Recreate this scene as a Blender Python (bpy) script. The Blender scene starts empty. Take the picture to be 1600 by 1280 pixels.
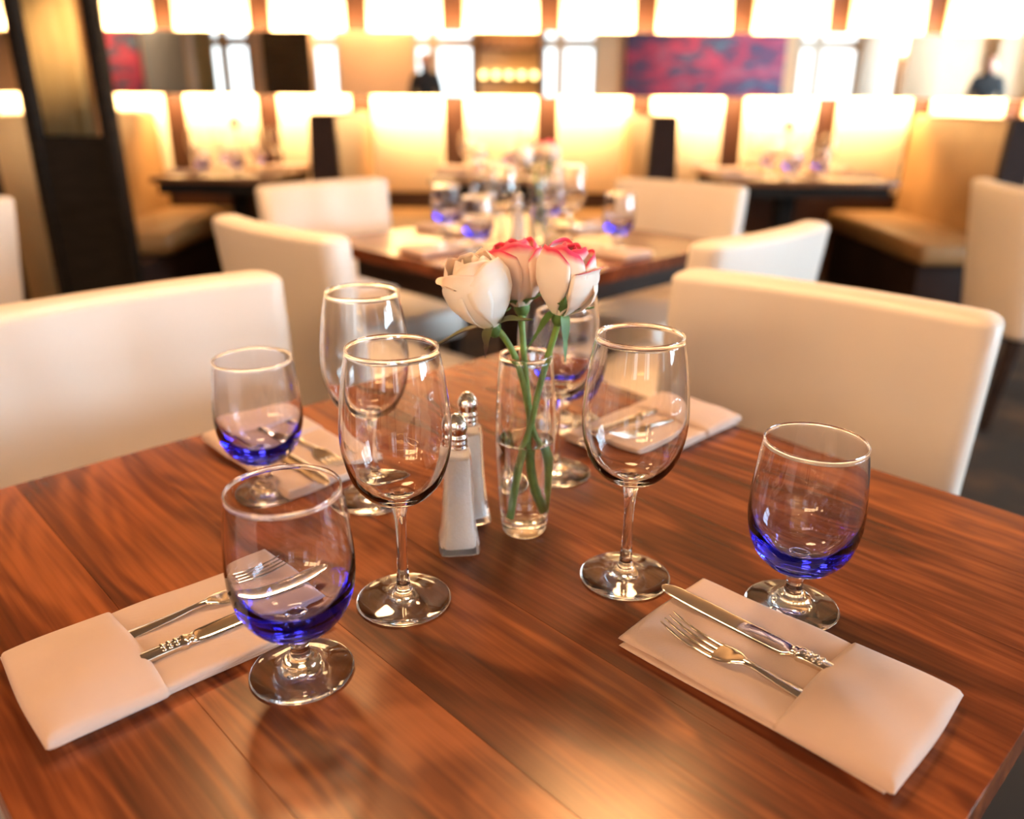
import bpy, bmesh, math, random
from mathutils import Vector, Matrix

random.seed(7)
C = bpy.context.scene.collection
R = math.radians
PI = math.pi

# ------------------------------------------------------------------ camera, world, exposure
sc = bpy.context.scene
cam_d = bpy.data.cameras.new('camera')
cam = bpy.data.objects.new('camera', cam_d)
C.objects.link(cam)
cam.location = (0, 0, 1.171)
cam.rotation_mode = 'QUATERNION'
cam.rotation_quaternion = (Matrix.Rotation(R(90 - 21.1), 4, 'X') @ Matrix.Rotation(R(0.35), 4, 'Z')).to_quaternion()
cam_d.sensor_width = 36
cam_d.lens = 36 * 1268 / 1600
cam_d.clip_start = 0.02
cam_d.dof.use_dof = True
cam_d.dof.focus_distance = 0.672
cam_d.dof.aperture_fstop = 2.75
sc.camera = cam

w = bpy.data.worlds.new('world'); sc.world = w; w.use_nodes = True
w.node_tree.nodes['Background'].inputs[0].default_value = (0.75, 0.85, 1.0, 1)
w.node_tree.nodes['Background'].inputs[1].default_value = 0.6
vs = sc.view_settings
vs.view_transform = 'Standard'; vs.look = 'None'; vs.gamma = 1; vs.use_curve_mapping = False
vs.exposure = 1.07
sc.cycles.max_bounces = 64; sc.cycles.transmission_bounces = 64; sc.cycles.glossy_bounces = 8; sc.cycles.diffuse_bounces = 4
WARM = (1.0, 0.60, 0.29)
LED = (1.0, 0.63, 0.29)

def area(name, loc, rot, sx, sy, power, col):
    l = bpy.data.lights.new(name, 'AREA'); l.shape = 'RECTANGLE'; l.size = sx; l.size_y = sy
    l.energy = power; l.color = col
    o = bpy.data.objects.new(name, l); C.objects.link(o); o.location = loc; o.rotation_euler = rot
    return o

# ------------------------------------------------------------------ helpers
def finish(me, smooth=True, angle=40):
    if smooth:
        me.shade_smooth()
        if angle: me.set_sharp_from_angle(angle=R(angle))

def mk(name, verts, faces, mat, parent=None, smooth=True, angle=40, loc=None, rotz=0):
    me = bpy.data.meshes.new(name); me.from_pydata([tuple(v) for v in verts], [], faces); me.update()
    if mat: me.materials.append(mat)
    finish(me, smooth, angle)
    return link(name, me, parent, loc, rotz)

def link(name, me, parent=None, loc=None, rotz=0):
    o = bpy.data.objects.new(name, me); C.objects.link(o)
    if parent: o.parent = parent
    if loc: o.location = loc
    if rotz: o.rotation_euler = (0, 0, rotz)
    return o

def from_bm(name, bm, mat, parent=None, smooth=True, angle=40, loc=None, rotz=0):
    me = bpy.data.meshes.new(name); bm.to_mesh(me); bm.free()
    if mat: me.materials.append(mat)
    finish(me, smooth, angle)
    return link(name, me, parent, loc, rotz)

def box_mesh(name, c, s, mat, bev=0.0, seg=2, taper=None):
    bm = bmesh.new(); bmesh.ops.create_cube(bm, size=1)
    for v in bm.verts:
        k = 1.0
        if taper and v.co.z > 0: v.co.x *= taper
        v.co = Vector((v.co.x * s[0] + c[0], v.co.y * s[1] + c[1], v.co.z * s[2] + c[2]))
    if bev: bmesh.ops.bevel(bm, geom=bm.edges[:], offset=bev, segments=seg, profile=0.5, affect='EDGES')
    me = bpy.data.meshes.new(name); bm.to_mesh(me); bm.free(); me.materials.append(mat); finish(me)
    return me

def box(name, c, s, mat, parent=None, bev=0.0, seg=2, loc=None, rotz=0, taper=None):
    return link(name, box_mesh(name, c, s, mat, bev, seg, taper), parent, loc, rotz)

def empty(name, loc=(0, 0, 0), rotz=0):
    o = bpy.data.objects.new(name, None); C.objects.link(o); o.location = loc; o.rotation_euler = (0, 0, rotz)
    o.empty_display_size = 0.05
    return o

def tag(o, label, cat, group=None, kind=None):
    o['label'] = label; o['category'] = cat
    if group: o['group'] = group
    elif 'group' in o: del o['group']
    if kind: o['kind'] = kind
    return o

def struct(o, label=None):
    o['kind'] = 'structure'
    if label: o['label'] = label
    return o

def copy_tree(o, parent=None):
    c = o.copy(); C.objects.link(c)
    if parent: c.parent = parent
    for ch in list(o.children): copy_tree(ch, c)
    return c

def lathe(profile, seg=48):
    vs_, fs, rings = [], [], []
    for r, z in profile:
        if r < 1e-7:
            rings.append([len(vs_)]); vs_.append((0, 0, z))
        else:
            rings.append(list(range(len(vs_), len(vs_) + seg)))
            for j in range(seg):
                a = 2 * PI * j / seg
                vs_.append((r * math.cos(a), r * math.sin(a), z))
    for a, b in zip(rings, rings[1:]):
        for j in range(seg):
            k = (j + 1) % seg
            if len(a) == 1 and len(b) == 1: continue
            if len(a) == 1: fs.append((a[0], b[k], b[j]))
            elif len(b) == 1: fs.append((a[j], a[k], b[0]))
            else: fs.append((a[j], a[k], b[k], b[j]))
    return vs_, fs

def spline(pts, n=6):
    out = []
    P = [Vector(p) for p in pts]
    for i in range(len(P) - 1):
        p0 = P[i - 1] if i else P[i] * 2 - P[i + 1]
        p1, p2 = P[i], P[i + 1]
        p3 = P[i + 2] if i + 2 < len(P) else P[i + 1] * 2 - P[i]
        for k in range(n):
            t = k / n
            out.append(0.5 * ((2 * p1) + (-p0 + p2) * t + (2 * p0 - 5 * p1 + 4 * p2 - p3) * t * t + (-p0 + 3 * p1 - 3 * p2 + p3) * t ** 3))
    out.append(P[-1])
    return out

def tube(pts, radii, seg=10, cap=True):
    """pts: list of Vector, radii list -> verts, faces"""
    vs_, fs = [], []
    n = len(pts); up = Vector((0.31, 0.77, 0.55)).normalized()
    for i, p in enumerate(pts):
        t = (pts[min(i + 1, n - 1)] - pts[max(i - 1, 0)]).normalized()
        a = t.cross(up)
        if a.length < 1e-4: a = t.cross(Vector((1, 0, 0)))
        a.normalize(); b = t.cross(a)
        for j in range(seg):
            th = 2 * PI * j / seg
            vs_.append(p + (a * math.cos(th) + b * math.sin(th)) * radii[i])
    for i in range(n - 1):
        for j in range(seg):
            k = (j + 1) % seg
            fs.append((i * seg + j, (i + 1) * seg + j, (i + 1) * seg + k, i * seg + k)[::-1])
    if cap:
        fs.append(tuple(range(seg))); fs.append(tuple(reversed(range((n - 1) * seg, n * seg))))
    return vs_, fs

# ------------------------------------------------------------------ materials
def mat(name, col=(0.8, 0.8, 0.8), rough=0.5, metal=0.0, **kw):
    m = bpy.data.materials.new(name); m.use_nodes = True
    b = m.node_tree.nodes['Principled BSDF']
    b.inputs['Base Color'].default_value = (*col, 1)
    b.inputs['Roughness'].default_value = rough
    b.inputs['Metallic'].default_value = metal
    for k, v in kw.items():
        b.inputs[k.replace('_', ' ')].default_value = v
    return m

def N(m, t, **kw):
    n = m.node_tree.nodes.new(t)
    for k, v in kw.items(): setattr(n, k, v)
    return n
def L(m, a, b): m.node_tree.links.new(a, b)

def emit(name, col, s):
    m = bpy.data.materials.new(name); m.use_nodes = True
    nt = m.node_tree; nt.nodes.clear()
    e = nt.nodes.new('ShaderNodeEmission'); o = nt.nodes.new('ShaderNodeOutputMaterial')
    e.inputs[0].default_value = (*col, 1); e.inputs[1].default_value = s
    nt.links.new(e.outputs[0], o.inputs[0]); return m

def noise_col(m, c1, c2, scale=5, detail=4, stretch=(1, 1, 1), bump=0.0, bscale=None, coord='Object', lo=0.3, hi=0.7):
    b = m.node_tree.nodes['Principled BSDF']
    tc = N(m, 'ShaderNodeTexCoord'); mp = N(m, 'ShaderNodeMapping'); mp.inputs['Scale'].default_value = stretch
    L(m, tc.outputs[coord], mp.inputs['Vector'])
    nz = N(m, 'ShaderNodeTexNoise'); nz.inputs['Scale'].default_value = scale; nz.inputs['Detail'].default_value = detail
    L(m, mp.outputs[0], nz.inputs['Vector'])
    cr = N(m, 'ShaderNodeValToRGB')
    cr.color_ramp.elements[0].position = lo; cr.color_ramp.elements[0].color = (*c1, 1)
    cr.color_ramp.elements[1].position = hi; cr.color_ramp.elements[1].color = (*c2, 1)
    L(m, nz.outputs['Fac'], cr.inputs[0]); L(m, cr.outputs[0], b.inputs['Base Color'])
    if bump:
        n2 = N(m, 'ShaderNodeTexNoise'); n2.inputs['Scale'].default_value = bscale or scale * 8
        L(m, mp.outputs[0], n2.inputs['Vector'])
        bp = N(m, 'ShaderNodeBump'); bp.inputs['Strength'].default_value = bump; bp.inputs['Distance'].default_value = 0.002
        L(m, n2.outputs['Fac'], bp.inputs['Height']); L(m, bp.outputs[0], b.inputs['Normal'])
    return m

def walnut(name, dark, mid, light, rough=0.3):
    m = mat(name, mid, rough, Specular_IOR_Level=0.42)
    m.node_tree.nodes['Principled BSDF'].inputs['Specular Tint'].default_value = (1.0, 0.80, 0.58, 1)
    b = m.node_tree.nodes['Principled BSDF']
    tc = N(m, 'ShaderNodeTexCoord'); oi = N(m, 'ShaderNodeObjectInfo')
    vm = N(m, 'ShaderNodeVectorMath', operation='SCALE'); vm.inputs[0].default_value = (3.1, 7.7, 1.3)
    mu = N(m, 'ShaderNodeMath', operation='MULTIPLY'); mu.inputs[1].default_value = 9.0
    L(m, oi.outputs['Random'], mu.inputs[0]); L(m, mu.outputs[0], vm.inputs['Scale'])
    ad = N(m, 'ShaderNodeVectorMath', operation='ADD'); L(m, tc.outputs['Object'], ad.inputs[0]); L(m, vm.outputs[0], ad.inputs[1])
    # broad figure: distorted rings stretched along the plank (x)
    mp = N(m, 'ShaderNodeMapping'); mp.inputs['Scale'].default_value = (1.5, 7.0, 7.0); L(m, ad.outputs[0], mp.inputs[0])
    nz = N(m, 'ShaderNodeTexNoise'); nz.inputs['Scale'].default_value = 1.1; nz.inputs['Detail'].default_value = 3; nz.inputs['Distortion'].default_value = 1.1
    L(m, mp.outputs[0], nz.inputs['Vector'])
    mp2 = N(m, 'ShaderNodeMapping'); mp2.inputs['Scale'].default_value = (5, 160, 160); L(m, ad.outputs[0], mp2.inputs[0])
    n2 = N(m, 'ShaderNodeTexNoise'); n2.inputs['Scale'].default_value = 1.0; n2.inputs['Detail'].default_value = 3
    L(m, mp2.outputs[0], n2.inputs['Vector'])
    sn = N(m, 'ShaderNodeMath', operation='MULTIPLY'); sn.inputs[1].default_value = 42.0; L(m, nz.outputs['Fac'], sn.inputs[0])
    s2 = N(m, 'ShaderNodeMath', operation='SINE'); L(m, sn.outputs[0], s2.inputs[0])
    s3 = N(m, 'ShaderNodeMath', operation='MULTIPLY_ADD'); s3.inputs[1].default_value = 0.085; s3.inputs[2].default_value = 0.0; L(m, s2.outputs[0], s3.inputs[0])
    b3 = N(m, 'ShaderNodeMath', operation='MULTIPLY_ADD'); b3.inputs[1].default_value = 0.75; L(m, nz.outputs['Fac'], b3.inputs[0]); L(m, s3.outputs[0], b3.inputs[2]); s3 = b3
    a1 = N(m, 'ShaderNodeMath', operation='MULTIPLY_ADD'); a1.inputs[1].default_value = 0.42; L(m, n2.outputs['Fac'], a1.inputs[0]); L(m, s3.outputs[0], a1.inputs[2])
    rn = N(m, 'ShaderNodeMath', operation='MULTIPLY_ADD'); rn.inputs[1].default_value = 0.07; L(m, oi.outputs['Random'], rn.inputs[0]); L(m, a1.outputs[0], rn.inputs[2])
    cr = N(m, 'ShaderNodeValToRGB'); e = cr.color_ramp.elements
    e[0].position = 0.30; e[0].color = (*dark, 1); e[1].position = 0.86; e[1].color = (*light, 1)
    x = e.new(0.58); x.color = (*mid, 1)
    L(m, rn.outputs[0], cr.inputs[0]); L(m, cr.outputs[0], b.inputs['Base Color'])
    bp = N(m, 'ShaderNodeBump'); bp.inputs['Strength'].default_value = 0.10; bp.inputs['Distance'].default_value = 0.0006
    L(m, n2.outputs['Fac'], bp.inputs['Height']); L(m, bp.outputs[0], b.inputs['Normal'])
    return m

def glass(name, col=(1, 1, 1), ior=1.47, rough=0.0, absorb=None, dens=0):
    m = mat(name, col, rough, 0.0, Transmission_Weight=1.0, IOR=ior)
    if absorb:
        va = N(m, 'ShaderNodeVolumeAbsorption'); va.inputs['Color'].default_value = (*absorb, 1); va.inputs['Density'].default_value = dens
        L(m, va.outputs[0], m.node_tree.nodes['Material Output'].inputs['Volume'])
    return m

M = {}
M['walnut'] = walnut('walnut_plank', (0.030, 0.008, 0.004), (0.140, 0.033, 0.011), (0.34, 0.095, 0.027), 0.25)
M['walnut_edge'] = walnut('walnut_edge', (0.06, 0.02, 0.009), (0.14, 0.05, 0.02), (0.26, 0.10, 0.04), 0.35)
M['dark_wood'] = noise_col(mat('dark_wood', rough=0.6, Specular_IOR_Level=0.15), (0.018, 0.010, 0.007), (0.04, 0.02, 0.012), 6, stretch=(1, 1, 8))
M['black_wood'] = noise_col(mat('black_wood', rough=0.7, Specular_IOR_Level=0.1), (0.010, 0.008, 0.007), (0.018, 0.014, 0.012), 8, stretch=(1, 1, 6))
M['booth_wood'] = noise_col(mat('booth_table_wood', rough=0.28), (0.10, 0.04, 0.016), (0.22, 0.09, 0.035), 8, stretch=(8, 1, 1))
M['wall_wood'] = noise_col(mat('wall_wood', rough=0.5), (0.045, 0.013, 0.0035), (0.065, 0.020, 0.005), 6, stretch=(5, 5, 1))
M['vinyl'] = noise_col(mat('cream_vinyl', rough=0.42, Specular_IOR_Level=0.35), (0.70, 0.605, 0.53), (0.74, 0.655, 0.585), 3, bump=0.08, bscale=350)
M['leather'] = noise_col(mat('brown_leather', rough=0.42), (0.25, 0.135, 0.052), (0.33, 0.185, 0.075), 4, bump=0.15, bscale=260)
M['dark_shade_leather'] = noise_col(mat('dark_shade_leather', rough=0.65, Specular_IOR_Level=0.12), (0.018, 0.009, 0.007), (0.03, 0.015, 0.012), 5)  # booth ends: brown leather with the missing light put into its colour
M['panel'] = noise_col(mat('cream_panel', rough=0.7), (0.86, 0.74, 0.55), (0.90, 0.80, 0.62), 2)
M['mirror'] = mat('mirror_silver', (0.93, 0.90, 0.85), 0.012, 1.0)
M['carpet'] = noise_col(mat('carpet', rough=0.95), (0.012, 0.009, 0.008), (0.085, 0.045, 0.02), 3.2, detail=6, lo=0.48, hi=0.72)
M['ceiling'] = noise_col(mat('ceiling_paint', rough=0.9), (0.29, 0.20, 0.13), (0.33, 0.23, 0.15), 2)
M['peach'] = noise_col(mat('peach_plaster', rough=0.85), (0.72, 0.46, 0.28), (0.78, 0.52, 0.33), 1.5)
M['tan'] = noise_col(mat('tan_plaster', rough=0.85), (0.52, 0.36, 0.24), (0.58, 0.41, 0.28), 1.5)
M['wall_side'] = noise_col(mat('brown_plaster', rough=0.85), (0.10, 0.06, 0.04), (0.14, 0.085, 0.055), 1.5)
M['drape'] = noise_col(mat('olive_drape', rough=0.9), (0.42, 0.34, 0.17), (0.55, 0.45, 0.25), 3, stretch=(6, 6, 0.6))
M['blue_fabric'] = noise_col(mat('blue_grey_fabric', rough=0.9), (0.19, 0.23, 0.31), (0.26, 0.30, 0.38), 40)
M['frame_white'] = mat('window_frame_paint', (0.55, 0.45, 0.36), 0.5)
M['daylight'] = emit('daylight_pane', (0.80, 0.92, 1.0), 1.9)
M['daylight_side'] = emit('daylight_side_pane', (0.63, 0.84, 1.0), 24.0)
M['led'] = emit('led_strip', LED, 6.0)
M['lens'] = emit('fillspot_lens', WARM, 8.0)
M['lamp_shade'] = emit('lamp_shade_glow', (1.0, 0.62, 0.30), 15.0)
M['candle'] = emit('candle_glow', (1.0, 0.62, 0.22), 5.0)
M['chrome'] = mat('chrome', (0.88, 0.86, 0.83), 0.10, 1.0)
M['steel'] = mat('cutlery_steel', (0.76, 0.71, 0.64), 0.09, 1.0)
M['steel_dark'] = mat('cutlery_relief', (0.60, 0.52, 0.43), 0.24, 1.0)
M['glass'] = glass('clear_glass', (1, 1, 1), 1.47)
M['blue_glass'] = glass('blue_tinted_glass', (1, 1, 1), 1.47, 0, (0.12, 0.20, 0.97), 42)
M['water'] = glass('water', (1, 1, 1), 1.33)
M['salt'] = noise_col(mat('salt_grains', rough=0.9), (0.92, 0.87, 0.82), (0.97, 0.93, 0.90), 400, bump=0.3, bscale=600)
M['stem'] = noise_col(mat('rose_stem_green', rough=0.5), (0.12, 0.22, 0.04), (0.22, 0.36, 0.08), 60)
M['sepal'] = noise_col(mat('sepal_green', rough=0.55), (0.05, 0.13, 0.03), (0.12, 0.22, 0.05), 70)
M['stem_red'] = noise_col(mat('rose_stem_purple', rough=0.5), (0.07, 0.03, 0.035), (0.13, 0.17, 0.05), 30)
M['suit'] = mat('dark_cloth', (0.012, 0.012, 0.016), 0.8)
M['skin'] = mat('skin', (0.45, 0.20, 0.13), 0.55)
M['hair'] = mat('hair', (0.03, 0.015, 0.01), 0.6)
M['amber'] = mat('bottle_amber', (0.30, 0.12, 0.03), 0.15)

# napkin cloth with a fine twill
def cloth():
    m = mat('linen_napkin', (0.62, 0.49, 0.43), 0.85, Sheen_Weight=0.25)
    b = m.node_tree.nodes['Principled BSDF']
    tc = N(m, 'ShaderNodeTexCoord')
    n1 = N(m, 'ShaderNodeTexNoise'); n1.inputs['Scale'].default_value = 22; n1.inputs['Detail'].default_value = 3; L(m, tc.outputs['Object'], n1.inputs[0])
    cr = N(m, 'ShaderNodeValToRGB'); cr.color_ramp.elements[0].color = (0.52, 0.37, 0.30, 1); cr.color_ramp.elements[1].color = (0.60, 0.44, 0.37, 1)
    L(m, n1.outputs['Fac'], cr.inputs[0]); L(m, cr.outputs[0], b.inputs['Base Color'])
    wv = N(m, 'ShaderNodeTexWave', bands_direction='DIAGONAL'); wv.inputs['Scale'].default_value = 420; L(m, tc.outputs['Object'], wv.inputs[0])
    n2 = N(m, 'ShaderNodeTexNoise'); n2.inputs['Scale'].default_value = 45; n2.inputs['Detail'].default_value = 4; L(m, tc.outputs['Object'], n2.inputs[0])
    ad = N(m, 'ShaderNodeMath', operation='MULTIPLY_ADD'); ad.inputs[1].default_value = 0.12; L(m, wv.outputs['Fac'], ad.inputs[0]); L(m, n2.outputs['Fac'], ad.inputs[2])
    bp = N(m, 'ShaderNodeBump'); bp.inputs['Strength'].default_value = 0.35; bp.inputs['Distance'].default_value = 0.002
    L(m, ad.outputs[0], bp.inputs['Height']); L(m, bp.outputs[0], b.inputs['Normal'])
    return m
M['cloth'] = cloth()

# petals: colour runs up the petal (uv v)
def petal_mat(name, base, body, tip, tpos):
    m = mat(name, body, 0.55, Subsurface_Weight=0.2, Subsurface_Scale=0.003)
    m.node_tree.nodes['Principled BSDF'].inputs['Subsurface Radius'].default_value = (1.0, 0.6, 0.45)
    b = m.node_tree.nodes['Principled BSDF']
    uv = N(m, 'ShaderNodeTexCoord'); sp = N(m, 'ShaderNodeSeparateXYZ'); L(m, uv.outputs['UV'], sp.inputs[0])
    nz = N(m, 'ShaderNodeTexNoise'); nz.inputs['Scale'].default_value = 60; L(m, uv.outputs['Object'], nz.inputs[0])
    ma = N(m, 'ShaderNodeMath', operation='MULTIPLY_ADD'); ma.inputs[1].default_value = 0.10; L(m, nz.outputs['Fac'], ma.inputs[0]); L(m, sp.outputs['Y'], ma.inputs[2])
    cr = N(m, 'ShaderNodeValToRGB'); e = cr.color_ramp.elements
    e[0].position = 0.08; e[0].color = (*base, 1); e[1].position = 1.0; e[1].color = (*tip, 1)
    a = e.new(0.3); a.color = (*body, 1); c = e.new(tpos - 0.12); c.color = (*body, 1)
    L(m, ma.outputs[0], cr.inputs[0]); L(m, cr.outputs[0], b.inputs['Base Color'])
    return m
M['petal_white'] = petal_mat('petal_cream', (0.82, 0.80, 0.60), (0.90, 0.82, 0.74), (0.92, 0.72, 0.60), 0.99)
M['petal_pink'] = petal_mat('petal_pink_tipped', (0.86, 0.78, 0.60), (0.90, 0.66, 0.55), (0.78, 0.05, 0.14), 1.02)
M['petal_blush'] = petal_mat('petal_blush_tipped', (0.84, 0.80, 0.62), (0.90, 0.76, 0.66), (0.78, 0.05, 0.14), 1.04)

def painting_mat():
    m = mat('abstract_canvas', rough=0.7)
    b = m.node_tree.nodes['Principled BSDF']
    tc = N(m, 'ShaderNodeTexCoord'); mp = N(m, 'ShaderNodeMapping'); mp.inputs['Scale'].default_value = (1.3, 1, 3.2); L(m, tc.outputs['Object'], mp.inputs[0])
    nz = N(m, 'ShaderNodeTexNoise'); nz.inputs['Scale'].default_value = 1.7; nz.inputs['Detail'].default_value = 3; nz.inputs['Distortion'].default_value = 0.6; L(m, mp.outputs[0], nz.inputs[0])
    cr = N(m, 'ShaderNodeValToRGB'); e = cr.color_ramp.elements
    e[0].position = 0.30; e[0].color = (0.10, 0.22, 0.34, 1); e[1].position = 0.72; e[1].color = (0.62, 0.16, 0.18, 1)
    for p, c in ((0.40, (0.07, 0.07, 0.16)), (0.48, (0.20, 0.05, 0.13)), (0.56, (0.55, 0.05, 0.12)), (0.64, (0.24, 0.10, 0.20))):
        x = e.new(p); x.color = (*c, 1)
    L(m, nz.outputs['Fac'], cr.inputs[0]); L(m, cr.outputs[0], b.inputs['Base Color']); return m
M['painting'] = painting_mat()

# ------------------------------------------------------------------ the room
X0, X1, YB, YF, ZC = -8.4, 8.4, 5.60, -3.20, 2.95
struct(box('floor', ((X0 + X1) / 2, (YB + YF) / 2, -0.05), (X1 - X0 + 0.4, YB - YF + 0.4, 0.1), M['carpet']), 'dark patterned carpet floor')
struct(box('ceiling', ((X0 + X1) / 2, (YB + YF) / 2, ZC + 0.05), (X1 - X0 + 0.4, YB - YF + 0.4, 0.1), M['ceiling']))
wb = struct(box('wall_back', ((X0 + X1) / 2, YB + 0.05, ZC / 2), (X1 - X0, 0.1, ZC), M['wall_wood']), 'orange brown wooden wall behind the booths')
struct(box('wall_left', (X0 - 0.05, (YB + YF) / 2, ZC / 2), (0.1, YB - YF, ZC), M['wall_side']))
wr = empty('wall_right', (X1, 0, 0)); struct(wr, 'tan plaster side wall with tall windows')
SW = [(-2.0, -0.7), (-0.4, 0.9), (1.2, 2.5)]
ys_ = [YF] + [q for p in SW for q in p] + [YB]
for i in range(0, len(ys_), 2):
    box('wall_pier', (0.05, (ys_[i] + ys_[i + 1]) / 2, ZC / 2), (0.1, ys_[i + 1] - ys_[i], ZC), M['tan'], wr)
for i, (p, q) in enumerate(SW):
    box('wall_sill', (0.05, (p + q) / 2, 0.35), (0.1, q - p, 0.7), M['tan'], wr)
    box('wall_head', (0.05, (p + q) / 2, (2.6 + ZC) / 2), (0.1, q - p, ZC - 2.6), M['tan'], wr)
    wd = empty('window_%d' % (7 + i), (X1, (p + q) / 2, 0.7)); struct(wd)
    for y in (-(q - p) / 2, 0, (q - p) / 2): box('frame_bar', (0.03, y, 0.95), (0.06, 0.07, 1.9), M['frame_white'], wd)
    for z in (0, 1.3, 1.9): box('frame_bar', (0.03, 0, z), (0.055, q - p, 0.07), M['frame_white'], wd)
    for y in (-1, 1):
        for z0, z1 in ((0, 1.3), (1.3, 1.9)): box('pane', (0.06, y * (q - p) / 4, (z0 + z1) / 2), (0.012, (q - p) / 2, z1 - z0), M['daylight_side'], wd)

# cream panels on the back wall, above and below the mirror band
up_me = box_mesh('panel', (0, 0, 0), (0.462, 0.05, 1.10), M['panel'], 0.02, 3)
lo_me = box_mesh('panel', (0, 0, 0), (0.466, 0.05, 0.62), M['panel'], 0.02, 3)
NP = range(-7, 9)
for k in NP:
    x = -0.083 + 0.600 * k
    link('panel', up_me, wb, (x, YB - 0.025, 2.02))
    link('panel', lo_me, wb, (x, YB - 0.025, 0.885))

# mirror band on stand-off box with LED strips behind its edges
MX0, MX1, MZ0, MZ1, MY = -4.55, 5.2, 1.172, 1.537, 5.42
mr = empty('mirror_band', (0, MY, MZ0))
tag(mr, 'long horizontal mirror band floating on the back wall, glowing along both edges', 'mirror')
box('mirror_glass', ((MX0 + MX1) / 2, 0.006, (MZ1 - MZ0) / 2), (MX1 - MX0, 0.012, MZ1 - MZ0), M['mirror'], mr)
box('backing_box', ((MX0 + MX1) / 2, 0.10, (MZ1 - MZ0) / 2), (MX1 - MX0 - 0.1, 0.16, 0.24), M['wall_wood'], mr)
box('light_strip', ((MX0 + MX1) / 2, 0.055, (MZ1 - MZ0) - 0.057), (MX1 - MX0 - 0.1, 0.03, 0.008), M['led'], mr)
box('light_strip', ((MX0 + MX1) / 2, 0.055, 0.057), (MX1 - MX0 - 0.1, 0.03, 0.008), M['led'], mr)
area('strip_light', ((MX0 + MX1) / 2, MY + 0.055, MZ1 - 0.045), (PI, 0, 0), MX1 - MX0 - 0.2, 0.035, 125, LED)
area('strip_light', ((MX0 + MX1) / 2, MY + 0.055, MZ0 + 0.045), (0, 0, 0), MX1 - MX0 - 0.2, 0.035, 90, LED)

# ------------------------------------------------------------------ the room's front end (behind the camera, seen in the mirrors)
VX = 0.01033
def vx(px): return (px - 800) * VX
wf = empty('wall_front', (0, YF, 0)); struct(wf, 'peach plaster wall with windows')
WZ0, WZ1 = 0.85, 2.45
wins = [(335, 395), (493, 528), (648, 736), (846, 924), (1238, 1326), (1362, 1390)]
edges = [X0 / VX + 800]
for a, b in wins: edges += [a, b]
edges.append(X1 / VX + 800)
for i in range(0, len(edges), 2):
    a, b = vx(edges[i]), vx(edges[i + 1])
    box('wall_pier', ((a + b) / 2, -0.05, ZC / 2), (b - a, 0.1, ZC), M['peach'], wf)
for a, b in wins:
    a, b = vx(a), vx(b)
    box('wall_sill', ((a + b) / 2, -0.05, WZ0 / 2), (b - a, 0.1, WZ0), M['peach'], wf)
    box('wall_head', ((a + b) / 2, -0.05, (WZ1 + ZC) / 2), (b - a, 0.1, ZC - WZ1), M['peach'], wf)
for i, (a, b) in enumerate(wins):
    a, b = vx(a), vx(b)
    wd = empty('window_%d' % (i + 1), ((a + b) / 2, YF, WZ0)); struct(wd)
    W, Hh = b - a, WZ1 - WZ0
    cols = 2 if W > 0.5 else 1
    sp = [-W / 2, W / 2] if cols == 1 else [-W / 2, -W / 2 + W * 0.32, W / 2]
    rows = [0, Hh * 0.69, Hh]
    for k_, x in enumerate(sp): box('frame_bar', (x, -0.02, Hh / 2), (0.15 if k_ == 1 and cols == 2 else 0.06, 0.06, Hh), M['frame_white'], wd)
    for k_, z in enumerate(rows): box('frame_bar', (0, -0.02, z), (W, 0.055, 0.14 if k_ == 1 else 0.06), M['frame_white'], wd)
    for p, q in zip(sp, sp[1:]):
        for r, t in zip(rows, rows[1:]):
            box('pane', ((p + q) / 2, -0.05, (r + t) / 2), (q - p, 0.012, t - r), M['daylight'], wd)

def column(px0, px1, m, label, d=0.25):
    a, b = vx(px0), vx(px1)
    o = box('trim_column', (0, d / 2, ZC / 2), (b - a, d, ZC), m, None, 0.01, 2, ((a + b) / 2, YF + 0.001, 0))
    struct(o, label)
column(396, 434, M['tan'], 'tan wall column')
column(303, 312, M['frame_white'], 'narrow pinkish wall column')
column(1330, 1358, M['frame_white'], 'pale wall column')
column(1394, 1444, M['tan'], 'tan column near the window')
column(1530, 1560, M['tan'], 'tan column at the far side')
def canvas(px0, px1, z0, z1, label):
    a, b = vx(px0), vx(px1)
    t = empty('painting', ((a + b) / 2, YF + 0.03, z0))
    tag(t, label, 'painting')
    box('canvas', (0, 0, (z1 - z0) / 2), (b - a, 0.04, z1 - z0), M['painting'], t, 0.004)
canvas(970, 1216, 1.05, 2.30, 'wide red and blue abstract painting reflected in the mirror')
canvas(170, 226, 1.05, 2.30, 'narrow purple and red painting reflected at the left end of the mirror')
bp_ = box('fabric_panel', (0, 0, 0.75), (0.72, 0.05, 1.5), M['blue_fabric'], None, 0.015, 2, (vx(265), YF + 0.03, 0.85))
tag(bp_, 'blue grey fabric wall panel reflected in the mirror', 'wall panel')
def drape(px0, px1, label, z0=0.1, z1=2.7):
    a, b = vx(px0), vx(px1); n = 60
    vs_, fs = [], []
    for i in range(n + 1):
        x = a + (b - a) * i / n - (a + b) / 2
        y = 0.03 * math.sin(i * 2 * PI / 7.5) + 0.008 * math.sin(i * 1.3)
        for z in (z0, z1):
            vs_ += [(x, y + 0.06, z), (x, y + 0.04, z)]
    for i in range(n):
        o = i * 4; p = o + 4
        fs += [(o, o + 2, p + 2, p), (p + 1, p + 3, o + 3, o + 1), (o + 2, o + 3, p + 3, p + 2), (o, p, p + 1, o + 1)]
    d = mk('drape', vs_, fs, M['drape'], None, True, None, ((a + b) / 2, YF + 0.04, 0))
    tag(d, label, 'curtain')
drape(312, 342, 'olive drape beside the blue panel in the mirror')
drape(58, 158, 'olive drape reflected in the black framed mirror on the left')
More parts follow.
